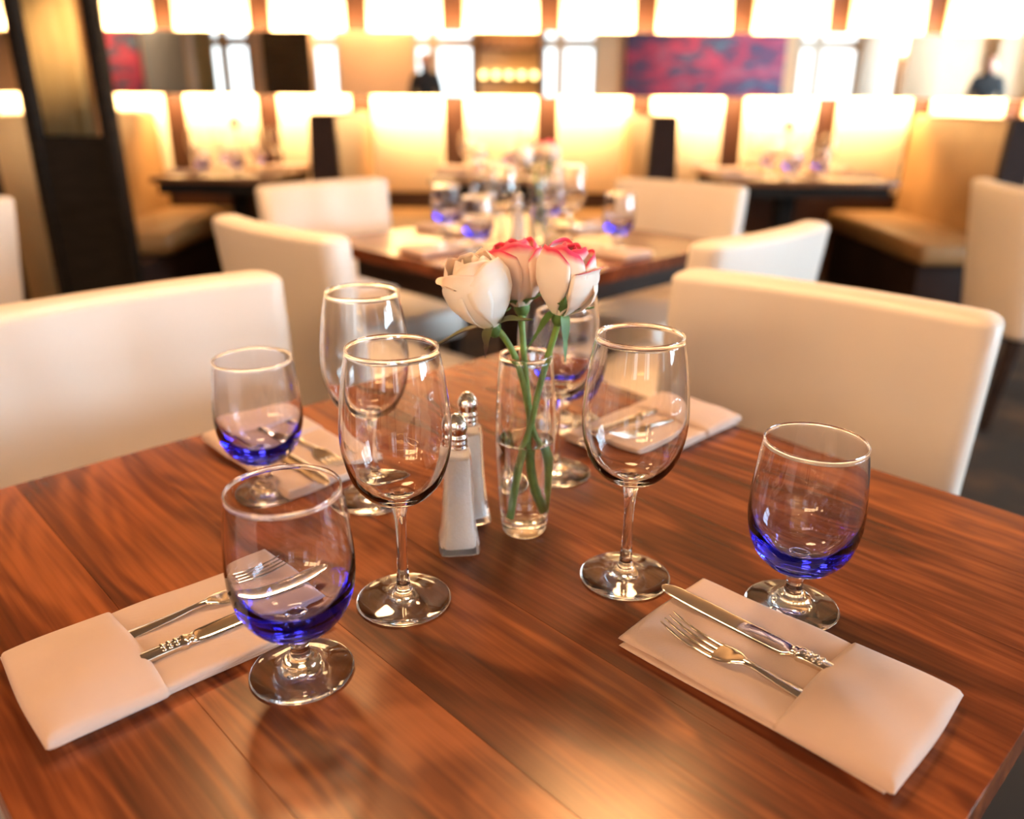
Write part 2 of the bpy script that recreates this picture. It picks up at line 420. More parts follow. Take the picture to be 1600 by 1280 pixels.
# bar shelf with candle glasses and bottles
bs = empty('bar_shelf', (vx(792), YF, 0)); tag(bs, 'wooden bar shelf reflected in the mirror', 'shelf')
for z in (0.98, 1.42, 1.86): box('shelf_board', (0, 0.15, z), (1.0, 0.28, 0.03), M['wall_wood'], bs)
for x in (-0.5, 0.5): box('side_panel', (x, 0.15, 1.1), (0.03, 0.28, 2.2), M['wall_wood'], bs)
cand_me = None
for r, z in enumerate((0.995, 1.435)):
    for i in range(5):
        if cand_me is None:
            v, f = lathe([(0, 0), (0.035, 0), (0.042, 0.02), (0.045, 0.09), (0.043, 0.10), (0, 0.095)], 16)
            cand_me = mk('candle_glass', v, f, M['candle']); o = cand_me
        else: o = cand_me.copy(); C.objects.link(o)
        o.location = (vx(792) - 0.40 + 0.20 * i, YF + 0.18, z)
        tag(o, '%s amber candle glass on the %s board of the bar shelf in the mirror' % (('leftmost', 'second', 'middle', 'fourth', 'rightmost')[i], 'lower' if r == 0 else 'upper'), 'candle', 'candle glasses on the %s bar shelf' % ('lower' if r == 0 else 'upper'))
v, f = lathe([(0, 0), (0.036, 0), (0.038, 0.01), (0.038, 0.17), (0.03, 0.2), (0.014, 0.225), (0.013, 0.28), (0.016, 0.29), (0, 0.295)], 16)
bt = None
for i in range(6):
    if bt is None: bt = mk('bottle', v, f, M['amber']); o = bt
    else: o = bt.copy(); C.objects.link(o)
    o.location = (vx(792) - 0.38 + 0.15 * i, YF + 0.10, 1.875)
    tag(o, ('leftmost', 'second', 'third', 'fourth', 'fifth', 'rightmost')[i] + ' amber bottle on the top board of the bar shelf in the mirror', 'bottle', 'bottles on the top bar shelf')
# two people standing at the far end, seen only in the mirror
def person(loc, rz, label):
    t = empty('person', loc, rz); tag(t, label, 'person')
    J = {'pel': (0, 0, .95), 'spi': (0, .01, 1.15), 'che': (0, .01, 1.35), 'nek': (0, .0, 1.50), 'hdb': (0, -.01, 1.58), 'hdt': (0, -.01, 1.70),
         'sl': (-.17, 0, 1.43), 'el': (-.23, .03, 1.16), 'wl': (-.20, -.12, 0.95), 'sr': (.17, 0, 1.43), 'er': (.23, .03, 1.16), 'wr': (.20, -.12, 0.95),
         'hl': (-.10, 0, .90), 'kl': (-.11, -.02, .50), 'al': (-.11, .02, .10), 'tl': (-.12, -.13, .03),
         'hr': (.10, 0, .90), 'kr': (.11, -.02, .50), 'ar': (.11, .02, .10), 'tr': (.12, -.13, .03)}
    rad = dict(pel=.15, spi=.13, che=.15, nek=.06, hdb=.085, hdt=.095, sl=.075, sr=.075, el=.05, er=.05, wl=.035, wr=.035, hl=.10, hr=.10, kl=.065, kr=.065, al=.045, ar=.045, tl=.035, tr=.035)
    E_ = 'pel-spi spi-che che-nek nek-hdb hdb-hdt che-sl sl-el el-wl che-sr sr-er er-wr pel-hl hl-kl kl-al al-tl pel-hr hr-kr kr-ar ar-tr'.split()
    ks = list(J); me = bpy.data.meshes.new('body'); me.from_pydata([J[k] for k in ks], [tuple(ks.index(q) for q in e.split('-')) for e in E_], [])
    o = bpy.data.objects.new('body', me); C.objects.link(o); o.parent = t
    me.materials.append(M['suit']); me.materials.append(M['skin'])
    md = o.modifiers.new('skin', 'SKIN')
    for i, k in enumerate(ks):
        me.skin_vertices[0].data[i].radius = (rad[k], rad[k] * (0.75 if k in ('pel', 'spi', 'che') else 1)); me.skin_vertices[0].data[i].use_root = (k == 'pel')
    s = o.modifiers.new('sub', 'SUBSURF'); s.levels = s.render_levels = 2
    # head skin: an ellipsoid face shell with nose, and a hair cap
    bm = bmesh.new(); bmesh.ops.create_uvsphere(bm, u_segments=20, v_segments=14, radius=1)
    for v in bm.verts:
        x, y, z = v.co
        n = 0.03 * math.exp(-((x * 4) ** 2 + ((z + .1) * 4) ** 2)) if y < 0 else 0
        v.co = (x * .082, y * .10 - n - 0.012, 1.64 + z * .125)
    from_bm('face', bm, M['skin'], t)
    bm = bmesh.new(); bmesh.ops.create_uvsphere(bm, u_segments=20, v_segments=14, radius=1)
    for v in bm.verts:
        x, y, z = v.co
        v.co = (x * .092, y * .105 + 0.018, 1.672 + z * .108)
    from_bm('hair', bm, M['hair'], t)
    for sx in (-1, 1):
        v, f = lathe([(0, -.02), (.02, -.015), (.032, .03), (.03, .06), (0, .09)], 10)
        hd = mk('hand', [(p[0] * 0.6, p[1], -p[2]) for p in v], [q[::-1] for q in f], M['skin'], t, loc=(sx * .20, -.14, .93))
    return t
person((vx(672), -2.3, 0), R(170), 'person in dark clothes standing by a window, reflected in the mirror')
person((vx(1472), -2.0, 0), R(200), 'dark haired person reflected at the right end of the mirror')

# ceiling fill lights, added out of view: a fitting with a spot each
def fillspot(x, y, power, ang=100, col=WARM, label=None, rad=0.06, blend=0.85):
    t = empty('ceiling_fillspot', (x, y, ZC - 0.002))
    tag(t, label, 'fill light', 'added ceiling fill lights')
    v, f = lathe([(0.055, 0), (0.075, 0), (0.078, -0.006), (0.06, -0.012), (0.055, 0)], 24); mk('trim_ring', v, f[::1], M['chrome'], t)
    v, f = lathe([(0.056, -0.002), (0, -0.004)], 24); mk('lens', v, [q[::-1] for q in f], M['lens'], t)
    l = bpy.data.lights.new('fillspot_light', 'SPOT'); l.energy = power; l.color = col; l.spot_size = R(ang); l.spot_blend = blend; l.shadow_soft_size = rad
    o = bpy.data.objects.new('fillspot_light', l); C.objects.link(o); o.parent = t; o.location = (0, 0, -0.03)
    l.cycles.is_caustics_light = True
fillspot(-3.2, 1.2, 10, 120, label='added ceiling downlight left of the walnut tables')
def wall_lamp(x, z0, z1, w_, label):
    t = empty('wall_lamp', (x, YF, z0)); tag(t, label, 'wall lamp', 'illuminated wall lamps on the window wall')
    h = z1 - z0
    box('shade', (0, 0.09, h / 2), (w_, 0.14, h), M['lamp_shade'], t, 0.012, 2)
    box('top_cap', (0, 0.09, h + 0.008), (w_ + 0.02, 0.16, 0.016), M['black_wood'], t)
    box('mount', (0, 0.01, h / 2), (w_ * 0.4, 0.02, h * 0.5), M['black_wood'], t)
wall_lamp(vx(452), 1.86, 2.70, 0.46, 'glowing shade lamp seen in the mirror beside the tan column')
wall_lamp(vx(1405), 1.84, 2.70, 0.32, 'glowing shade lamp seen in the mirror beside the right column')
for i, x in enumerate((-5.75, -2.75, -2.05, -1.30)):  # four lamps added high on the wall as soft warm fill
    wall_lamp(x, 2.27 if i else 2.30, 2.85, 0.56, ('added warm fill lamp above the fabric panel', 'added warm fill lamp left of the person at the window', 'added warm fill lamp above the person at the window', 'added warm fill lamp left of the bar shelf')[i])
fillspot(3.0, 1.6, 35, 120, label='added ceiling downlight right of the walnut tables')
def pendant(x, y, z, rad, power, label):
    t = empty('pendant_lamp', (x, y, z)); tag(t, label, 'pendant lamp')
    prof = [(rad + 0.02, 0.0), (rad + 0.03, 0.0), (rad + 0.03, 0.26), (rad + 0.02, 0.26), (rad + 0.02, 0.0)]
    v, f = lathe(prof, 48); mk('shade', v, f, M['panel'], t)
    v, f = lathe([(rad + 0.015, 0.03), (rad + 0.015, 0.034), (0, 0.034)], 48); mk('diffuser', v + [], f, M['panel'], t)
    v, f = lathe([(0, 0.26), (0.012, 0.26), (0.012, ZC - z - 0.005), (0, ZC - z - 0.004)], 12); mk('rod', v, f, M['black_wood'], t)
    for k in range(3):
        a = k * 2 * PI / 3
        v, f = tube([Vector((0, 0, 0.27)), Vector(((rad + 0.022) * math.cos(a), (rad + 0.022) * math.sin(a), 0.255))], [0.004, 0.004], 6); mk('spoke', v, f, M['black_wood'], t)
    l = bpy.data.lights.new('pendant_light', 'AREA'); l.shape = 'DISK'; l.size = rad * 2; l.energy = power; l.color = WARM
    o = bpy.data.objects.new('pendant_light', l); C.objects.link(o); o.parent = t; o.location = (0, 0, 0.025)
    l.cycles.is_caustics_light = True
pendant(-0.62, 1.96, 2.35, 0.20, 13, 'drum pendant lamp hanging over the left side of the second table')
pendant(0.31, 1.80, 2.35, 0.20, 14, 'drum pendant lamp hanging over the near side of the second table')
for i, x in enumerate((-6.6, -2.0, 0.0, 3.0, 5.4)):  # added spots that brighten the front wall and its drape
    fillspot(x, -2.3, (170, 80, 80, 70, 18)[i], 130, label='added ceiling downlight %s' % ('at the left end of the window wall', 'left of the bar shelf', 'over the bar shelf', 'over the red painting', 'at the right end of the window wall')[i])

# ------------------------------------------------------------------ booths
def booth(x, sides, label, y0=4.42, y1=5.53, ext=0.12):
    t = empty('booth_bench', (x, y0, 0)); tag(t, label, 'booth', 'leather booth benches along the wall')
    d = y1 - y0
    bm = bmesh.new(); bmesh.ops.create_cube(bm, size=1)
    for v in bm.verts:
        wd = 0.19 if v.co.z < 0 else 0.12
        v.co = Vector((v.co.x * wd, (v.co.y + 0.5) * (d - 0.03) + 0.03, 0.10 + (v.co.z + 0.5) * 0.98))
    bmesh.ops.bevel(bm, geom=[e for e in bm.edges if all(v.co.z > 0.5 for v in e.verts)], offset=0.035, segments=4, profile=0.5, affect='EDGES')
    from_bm('backrest', bm, M['leather'], t)
    bm = bmesh.new(); bmesh.ops.create_cube(bm, size=1)
    for v in bm.verts:
        wd = 0.20 if v.co.z < 0 else 0.13
        v.co = Vector((v.co.x * wd, (v.co.y + 0.5) * 0.045 - 0.015, 0.0 + (v.co.z + 0.5) * 1.085))
    bmesh.ops.bevel(bm, geom=[e for e in bm.edges if all(v.co.z > 0.5 for v in e.verts)], offset=0.02, segments=3, profile=0.5, affect='EDGES')
    from_bm('end_panel', bm, M['dark_shade_leather'], t)
    for s in sides:
        box('seat', (s * 0.30, d / 2 - ext, 0.42), (0.46, d + 2 * ext, 0.12), M['leather'], t, 0.04, 4)
        box('base', (s * 0.28, d / 2 - ext * 0.6, 0.18), (0.40, d + ext * 1.2, 0.36), M['dark_shade_leather'], t, 0.01, 2)
booth(-2.36, (1,), 'brown leather booth bench at the left end of the row', y0=3.72, ext=-0.32)
booth(-0.985, (-1, 1), 'double leather booth bench with shade-coloured dark end between left and middle booths')
booth(0.775, (-1, 1), 'double leather booth bench with shade-coloured dark end between middle and right booths')
booth(2.62, (-1,), 'high brown leather booth bench with glowing back at the right')
def booth_table(x0, x1, label, y0=4.56, y1=5.50):
    t = empty('booth_table', ((x0 + x1) / 2, (y0 + y1) / 2, 0)); tag(t, label, 'table', 'booth tables along the wall')
    box('tabletop', (0, 0, 0.735), (x1 - x0, y1 - y0, 0.03), M['booth_wood'], t, 0.006)
    box('apron', (0, 0, 0.69), (x1 - x0 - 0.06, y1 - y0 - 0.06, 0.06), M['black_wood'], t)
    box('pedestal', (0, 0, 0.36), (0.10, 0.10, 0.66), M['black_wood'], t, 0.01)
    box('foot', (0, 0, 0.015), (0.26, 0.42, 0.03), M['black_wood'], t, 0.008)
booth_table(-1.98, -1.30, 'dark edged booth table in the left booth')
booth_table(-0.46, 0.26, 'booth table in the middle booth behind the second walnut table')
booth_table(1.17, 2.10, 'dark edged booth table in the right booth')

# black framed mirror column at the left
mc = empty('mirror_column', (-1.86, 3.62, 0), R(-5)); tag(mc, 'tall black framed mirror column standing before the left booth', 'mirror')
for x in (-0.165, 0.165): box('post', (x, 0, ZC / 2), (0.05, 0.07, ZC - 0.004), M['black_wood'], mc, 0.004)
box('mirror_pane', (0, 0.0, 1.97), (0.285, 0.012, 1.93), M['mirror'], mc)
box('lower_panel', (0, 0.0, 0.50), (0.285, 0.03, 0.99), M['black_wood'], mc)
box('backing', (0, 0.022, ZC / 2), (0.285, 0.02, ZC - 0.02), M['black_wood'], mc)

# ------------------------------------------------------------------ walnut tables
def walnut_table(cx, cy, rz, label, top=0.75, S=0.924, SW=0.902, n=7):
    t = empty('dining_table', (cx, cy, 0), rz); tag(t, label, 'table', 'square walnut dining tables')
    pw = SW / n
    me = box_mesh('plank', (0, 0, 0), (S, pw - 0.0002, 0.034), M['walnut'], 0.0002, 1)
    for i in range(n):
        link('plank', me, t, (0, -SW / 2 + pw * (i + 0.5), top - 0.017))
    for s in (-1, 1):
        box('apron', (0, s * 0.36, 0.675), (0.74, 0.025, 0.078), M['dark_wood'], t)
        box('apron', (s * 0.36, 0, 0.675), (0.025, 0.695, 0.078), M['dark_wood'], t)
    box('pedestal', (0, 0, 0.37), (0.11, 0.11, 0.69), M['dark_wood'], t, 0.008)
    box('foot_bar', (0, 0, 0.03), (0.62, 0.08, 0.06), M['dark_wood'], t, 0.008)
    box('foot_bar', (0, 0, 0.03), (0.08, 0.62, 0.05), M['dark_wood'], t, 0.008)
    return t
T1 = (-0.028, 0.728); T2 = (0.035, 2.55)
RZ = R(43.7 - 90)          # planks run from back left to front right
walnut_table(-0.0204, 0.7284, RZ, 'square walnut plank dining table in the foreground')
walnut_table(*T2, R(-45), 'second square walnut dining table in the middle distance')

# ------------------------------------------------------------------ chairs
def make_chair():
    t = empty('dining_chair')
    W, TH, ZT = 0.525, 0.085, 0.885
    # backrest: gently curved, raked slab with rounded top; local +y is where the sitter faces
    bm = bmesh.new(); bmesh.ops.create_cube(bm, size=1)
    for v in bm.verts:
        v.co = Vector((v.co.x * W, v.co.y * TH, v.co.z))
    bmesh.ops.bevel(bm, geom=bm.edges[:], offset=0.034, segments=5, profile=0.5, affect='EDGES')
    zs = sorted({v.co.z for v in bm.verts})
    bmesh.ops.subdivide_edges(bm, edges=[e for e in bm.edges if abs(e.verts[0].co.x - e.verts[1].co.x) > 0.3], cuts=7)
    bmesh.ops.subdivide_edges(bm, edges=[e for e in bm.edges if abs(e.verts[0].co.z - e.verts[1].co.z) > 0.6], cuts=5)
    for v in bm.verts:
        x, y, z = v.co
        h = z + 0.5                                  # 0..1
        zz = 0.36 + h * (ZT - 0.36) if h > 0.04 else 0.36 + h * (ZT - 0.36)
        y2 = y * (0.9 + 0.1 * h) - 0.055 * h + 0.028 * (x / (W / 2)) ** 2
        v.co = Vector((x * (0.965 + 0.035 * h), y2, zz))
    from_bm('backrest', bm, M['vinyl'], t)
    box('seat', (0, 0.25, 0.425), (0.47, 0.44, 0.11), M['vinyl'], t, 0.03, 4)
    for sx in (-1, 1):
        for y in (0.02, 0.43):
            bm = bmesh.new(); bmesh.ops.create_cube(bm, size=1)
            for v in bm.verts:
                k = 0.042 if v.co.z > 0 else 0.028
                v.co = Vector((sx * 0.205 + v.co.x * k, y + v.co.y * k - (0.04 if (v.co.z < 0 and y < 0.1) else 0), (v.co.z + 0.5) * 0.38))
            bmesh.ops.bevel(bm, geom=bm.edges[:], offset=0.003, segments=1, affect='EDGES')
            from_bm('leg', bm, M['dark_wood'], t)
    return t
chair0 = make_chair(); first = [True]
def chair(mx, my, ang, label, group=None):
    """mx,my: centre of the inner top edge of the backrest; ang: heading the sitter faces (deg)"""
    o = chair0 if first[0] else copy_tree(chair0); first[0] = False
    f = Vector((math.cos(R(ang)), math.sin(R(ang))))
    o.location = (mx - f.x * (-0.014), my - f.y * (-0.014), 0); o.rotation_euler = (0, 0, R(ang - 90))
    tag(o, label, 'chair', group or 'cream upholstered dining chairs')
chair(0.490, 1.280, -130, 'cream chair on the right far side of the foreground table')
chair(-0.595, 1.225, -46, 'cream chair on the left far side of the foreground table')
chair(-0.555, 1.97, 46, 'cream chair seen from behind at the near left of the second table')
chair(0.575, 1.92, 134, 'cream chair with brightly lit back at the near right of the second table')
chair(-0.665, 2.98, -45, 'cream chair at the far left of the second table')
chair(0.595, 3.04, -130, 'cream chair at the far right of the second table')
chair(1.82, 3.05, -8, 'cream chair cut by the right edge of the picture')
chair(-1.575, 2.26, 175, 'cream chair cut by the left edge of the picture')
chair(-0.71, 0.205, 43.7, 'cream chair at the near left side of the foreground table')

# ------------------------------------------------------------------ glassware
def sp2(pts, n=5): return [(max(p.x, 0.0), p.y) for p in spline([(a, b, 0) for a, b in pts], n)]
def make_wine():
    t = empty('wine_glass')
    foot = [(0, 0.0012), (0.030, 0.0010)] + sp2([(0.0395, 0.0002), (0.0415, 0.0010), (0.0412, 0.0022), (0.032, 0.0042), (0.018, 0.0068), (0.0088, 0.0115), (0.0062, 0.018)], 4)
    stem = sp2([(0.0062, 0.018), (0.0048, 0.034), (0.0045, 0.058), (0.0052, 0.082), (0.0075, 0.096)], 5)
    bo = sp2([(0.0075, 0.096), (0.014, 0.1005), (0.026, 0.1065), (0.0375, 0.121), (0.0440, 0.141), (0.0462, 0.161), (0.0450, 0.184), (0.0418, 0.210), (0.0372, 0.2345)], 6)
    rim = sp2([(0.0372, 0.2345), (0.0375, 0.2352), (0.0373, 0.2360), (0.0366, 0.2364), (0.0359, 0.2360), (0.0357, 0.2352), (0.0360, 0.2345)], 3)
    bi = sp2([(0.0360, 0.2345), (0.0406, 0.210), (0.0438, 0.184), (0.0449, 0.161), (0.0426, 0.142), (0.0358, 0.1235), (0.0245, 0.1105), (0.012, 0.1060), (0.0, 0.1050)], 6)
    for nm, pr in (('foot', foot), ('stem', stem), ('bowl', bo + rim[1:] + bi[1:])):
        v, f = lathe(pr, 64); mk(nm, v, f, M['glass'], t, True, None)
    return t
def make_goblet():
    t = empty('water_goblet')
    foot = [(0, 0.0012), (0.030, 0.0010)] + sp2([(0.0380, 0.0002), (0.0398, 0.0010), (0.0395, 0.0022), (0.031, 0.0042), (0.021, 0.0066), (0.0155, 0.0100), (0.0135, 0.0135), (0.0105, 0.0155)], 4)
    stem = sp2([(0.0105, 0.0155), (0.0078, 0.019), (0.0070, 0.026), (0.0080, 0.034), (0.0110, 0.0385)], 5) + [(0, 0.0390)]
    bo = [(0, 0.0378)] + sp2([(0.008, 0.0380), (0.0175, 0.0400), (0.0300, 0.0475), (0.0400, 0.0610), (0.0455, 0.0780), (0.0472, 0.0950), (0.0462, 0.1160), (0.0440, 0.1380), (0.0412, 0.1582)], 6)
    rim = sp2([(0.0412, 0.1582), (0.0415, 0.1590), (0.0413, 0.1597), (0.0407, 0.1601), (0.0400, 0.1597), (0.0398, 0.1590), (0.0402, 0.1582)], 3)
    bi = sp2([(0.0402, 0.1582), (0.0429, 0.1380), (0.0450, 0.1160), (0.0453, 0.0950), (0.0420, 0.0795), (0.0348, 0.0665), (0.0240, 0.0565), (0.0120, 0.0520), (0.0, 0.0510)], 6)
    fo = foot + stem[1:]
    i = len(foot)
    v, f = lathe(foot, 64); mk('foot', v, f, M['glass'], t, True, None)
    v, f = lathe(stem, 64); mk('stem', v, f, M['glass'], t, True, None)
    v, f = lathe(bo + rim[1:] + bi[1:], 64); mk('bowl', v, f, M['blue_glass'], t, True, None)
    return t
def make_vase():
    t = empty('flower_vase')
    o = [(0, 0.0012), (0.015, 0.0010)] + sp2([(0.0205, 0.0004), (0.0225, 0.003), (0.0238, 0.012), (0.0265, 0.04), (0.0292, 0.085), (0.0298, 0.115), (0.0285, 0.155), (0.0255, 0.1897)], 6)
    rim = sp2([(0.0255, 0.1897), (0.0258, 0.1905), (0.0256, 0.1914), (0.0247, 0.1919), (0.0237, 0.1914), (0.0235, 0.1905), (0.0238, 0.1897)], 3)
    i = sp2([(0.0238, 0.1897), (0.0268, 0.155), (0.0280, 0.115), (0.0274, 0.085), (0.0247, 0.04), (0.0220, 0.021), (0.0195, 0.0172), (0.012, 0.0160), (0.0, 0.0160)], 6)
    v, f = lathe(o + rim[1:] + i[1:], 64); mk('glass_body', v, f, M['glass'], t, True, None)
    WL = 0.103
    inner = [p for p in reversed(i) if p[1] < WL - 0.002]
    e = 0.00025
    wp = [(0, inner[0][1] - e)] + [(r + (e if r > 0 else 0), z - e * 0.5) for r, z in inner[1:]] + [(0.0277 + e, WL), (0.0268, WL - 0.0009), (0.02, WL - 0.0013), (0, WL - 0.0013)]
    v, f = lathe(wp, 64); wo = mk('water', v, f, M['water'], t, True, 60)
    return t

wine0, gob0, vase0 = make_wine(), make_goblet(), make_vase()
used = {}
def put(proto, loc, rz, label, cat, group):
    o = proto if proto.name not in used else copy_tree(proto)
    used[proto.name] = True
    o.location = loc; o.rotation_euler = (0, 0, rz); tag(o, label, cat, group)
    return o

# ------------------------------------------------------------------ napkin pocket with cutlery
def soft_sheet(name, x0, x1, y0, y1, z0, z1, mat_, parent, er=0.004, bulge=0.0, seed=0, skew=0.0, nx=40, ny=26, concave=0.0, base=None):
    """a soft folded cloth layer: rounded edges, slightly uneven top. x along the length."""
    rnd = random.Random(seed); ph = [rnd.uniform(0, 6.28) for _ in range(8)]
    vs_, fs = [], []
    def wob(x, y):
        return 0.0009 * math.sin(60 * x + ph[0]) * math.sin(48 * y + ph[1]) + 0.0010 * math.sin(110 * y + ph[2] + 30 * x) * 0.5
    for side in (1, 0):
        for i in range(nx + 1):
            u = i / nx
            for j in range(ny + 1):
                vv = j / ny
                uu = 0.5 - 0.5 * math.cos(PI * u); ww = 0.5 - 0.5 * math.cos(PI * vv)
                uu = 0.55 * u + 0.45 * uu; ww = 0.55 * vv + 0.45 * ww
                x = x0 + (x1 - x0) * uu; y = y0 + (y1 - y0) * ww
                if concave: x += concave * math.sin(PI * ww) * (1 - uu)
                x += skew * (ww - 0.5) * (1 - uu)
                y += 0.0012 * math.sin(26 * x + ph[3]) * (2 * ww - 1)
                x += 0.0012 * math.sin(40 * y + ph[4]) * (2 * uu - 1)
                d = min(uu * (x1 - x0), (1 - uu) * (x1 - x0), ww * (y1 - y0), (1 - ww) * (y1 - y0))
                k = math.sqrt(max(0, 1 - (1 - min(d / er, 1)) ** 2))
                mid = (z0 + z1) / 2; h = (z1 - z0) / 2
                b = bulge * (max(0, math.sin(PI * uu)) ** 0.38) * (max(0, math.sin(PI * ww)) ** 0.6) if bulge else 0
                zb = base(x, y) if base else 0
                z = mid + (h * k + (b + wob(x, y) * k if side else 0)) * (1 if side else -1) + zb
                if not side: z = mid - h * k + zb
                vs_.append((x, y, z))
    n1 = (nx + 1) * (ny + 1)
    for s in (0, 1):
        for i in range(nx):
            for j in range(ny):
                a = s * n1 + i * (ny + 1) + j
                q = (a, a + ny + 1, a + ny + 2, a + 1)
                fs.append(q if s == 0 else q[::-1])
    bm = bmesh.new()
    bv = [bm.verts.new(v) for v in vs_]
    for q in fs: bm.faces.new([bv[i] for i in q])
    bmesh.ops.remove_doubles(bm, verts=bm.verts[:], dist=0.00012)
    return from_bm(name, bm, mat_, parent, True, None)

def make_napkin(seed=0):
    """local x runs from the diner's end (0) to the table centre (0.222); y is the width"""
    t = empty('napkin')
    soft_sheet('bottom_fold', 0.004, 0.220, -0.060, 0.0625, 0.0, 0.0040, M['cloth'], t, 0.003, seed=seed)
    soft_sheet('middle_fold', 0.002, 0.222, -0.0635, 0.060, 0.0038, 0.0076, M['cloth'], t, 0.003, seed=seed + 1)
    soft_sheet('top_fold', 0.003, 0.221, -0.063, 0.0635, 0.0066, 0.0116, M['cloth'], t, 0.0065, seed=seed + 2)
    soft_sheet('pocket', -0.003, 0.083, -0.0655, 0.0655, 0.0030, 0.0134, M['cloth'], t, 0.0075, bulge=0.0082, seed=seed + 3)
    return t

def strip(profile, mat_, name, parent, nseg=10, ridges=0, rd=0.0):
    """profile: list of (x, halfwidth, zc, thickness[, yoff]); closed lens-shaped section swept along x"""
    vs_, fs = [], []
    n = nseg * 2
    for pr in profile:
        x, hw, zc, th = pr[:4]; yo = pr[4] if len(pr) > 4 else 0
        for j in range(n):
            a = 2 * PI * j / n
            cy = math.cos(a); sy = math.sin(a)
            y = hw * math.copysign(abs(cy) ** 0.6, cy); z = th / 2 * math.copysign(abs(sy) ** 0.7, sy)
            if ridges and sy > 0: z += rd * math.cos(ridges * PI * y / max(hw, 1e-5)) * sy
            vs_.append((x, y + yo, zc + z))
    m = len(profile)
    for i in range(m - 1):
        for j in range(n):
            k = (j + 1) % n
            fs.append((i * n + j, i * n + k, (i + 1) * n + k, (i + 1) * n + j)[::-1])
    fs.append(tuple(range(n))); fs.append(tuple(reversed(range((m - 1) * n, m * n))))
    fs = [f[::-1] for f in fs]
    return mk(name, vs_, fs, mat_, parent, True, 50)

def sprof(pts, n=5):
    A = spline([(p[0], p[1], p[2]) for p in pts], n); B = spline([(p[0], p[3], p[4] if len(p) > 4 else 0) for p in pts], n)
    return [(a.x, max(a.y, 0.0002), a.z, max(b.y, 0.0003), b.z) for a, b in zip(A, B)]

def make_fork():
    t = empty('fork')
    # x: 0 = handle end, 0.185 = tine tips
    strip(sprof([(0.022, 0.008, 0.002, 0.0028), (0.030, 0.0090, 0.002, 0.003), (0.05, 0.0068, 0.0025, 0.003), (0.085, 0.0042, 0.0042, 0.0034), (0.105, 0.0032, 0.0062, 0.0036), (0.116, 0.0042, 0.0068, 0.0030)]), M['steel'], 'handle', t, 10, 4, 0.00035)
    strip(sprof([(0.114, 0.0040, 0.0069, 0.0030), (0.122, 0.0085, 0.0062, 0.0022), (0.130, 0.0112, 0.0048, 0.0019), (0.140, 0.0122, 0.0036, 0.0018)]), M['steel'], 'head', t, 10)
    for k in range(4):
        y = (k - 1.5) * 0.0064
        strip(sprof([(0.138, 0.0024, 0.0037, 0.0018, y * 0.98), (0.150, 0.0017, 0.0034, 0.0020, y), (0.165, 0.0014, 0.0052, 0.0020, y), (0.178, 0.0012, 0.0088, 0.0018, y * 0.98), (0.187, 0.0006, 0.0122, 0.0010, y * 0.97)]), M['steel'], 'tine', t, 5)
    return t

def make_knife():
    t = empty('knife')
    h = strip(sprof([(0.028, 0.0060, 0.004, 0.005), (0.034, 0.0080, 0.004, 0.0070), (0.05, 0.0072, 0.0042, 0.0075), (0.082, 0.0062, 0.0045, 0.0072), (0.098, 0.0066, 0.0045, 0.0076)]), M['steel'], 'handle', t, 10, 4, 0.00045)
    for i, x in enumerate((0.084, 0.089, 0.0945)):
        for s in (-1, 0, 1):
            bm = bmesh.new(); bmesh.ops.create_uvsphere(bm, u_segments=8, v_segments=6, radius=0.0021)
            from_bm('bead', bm, M['steel_dark'] if (i + s) % 2 else M['steel'], h, loc=(x, s * 0.0034, 0.0078 - abs(s) * 0.0008))
    strip(sprof([(0.096, 0.0068, 0.0045, 0.0080), (0.101, 0.0078, 0.0045, 0.0084), (0.104, 0.0060, 0.0045, 0.0072), (0.107, 0.0070, 0.0043, 0.0066)]), M['steel'], 'bolster', t, 10)
    P = [(0.106, 0.0066, 0.0042, 0.0056), (0.112, 0.0088, 0.0040, 0.0030), (0.125, 0.0098, 0.0040, 0.0024), (0.17, 0.0100, 0.0045, 0.0018), (0.205, 0.0095, 0.0052, 0.0015), (0.222, 0.0080, 0.0056, 0.0013), (0.230, 0.0045, 0.0058, 0.0011), (0.2325, 0.0008, 0.0058, 0.0009)]
    strip(sprof([(p[0], p[1], p[2], p[3], (0.0015 if p[0] > 0.108 else 0)) for p in P]), M['steel'], 'blade', t, 8)
    return t
nap0, fork0, knife0 = make_napkin(11), make_fork(), make_knife()

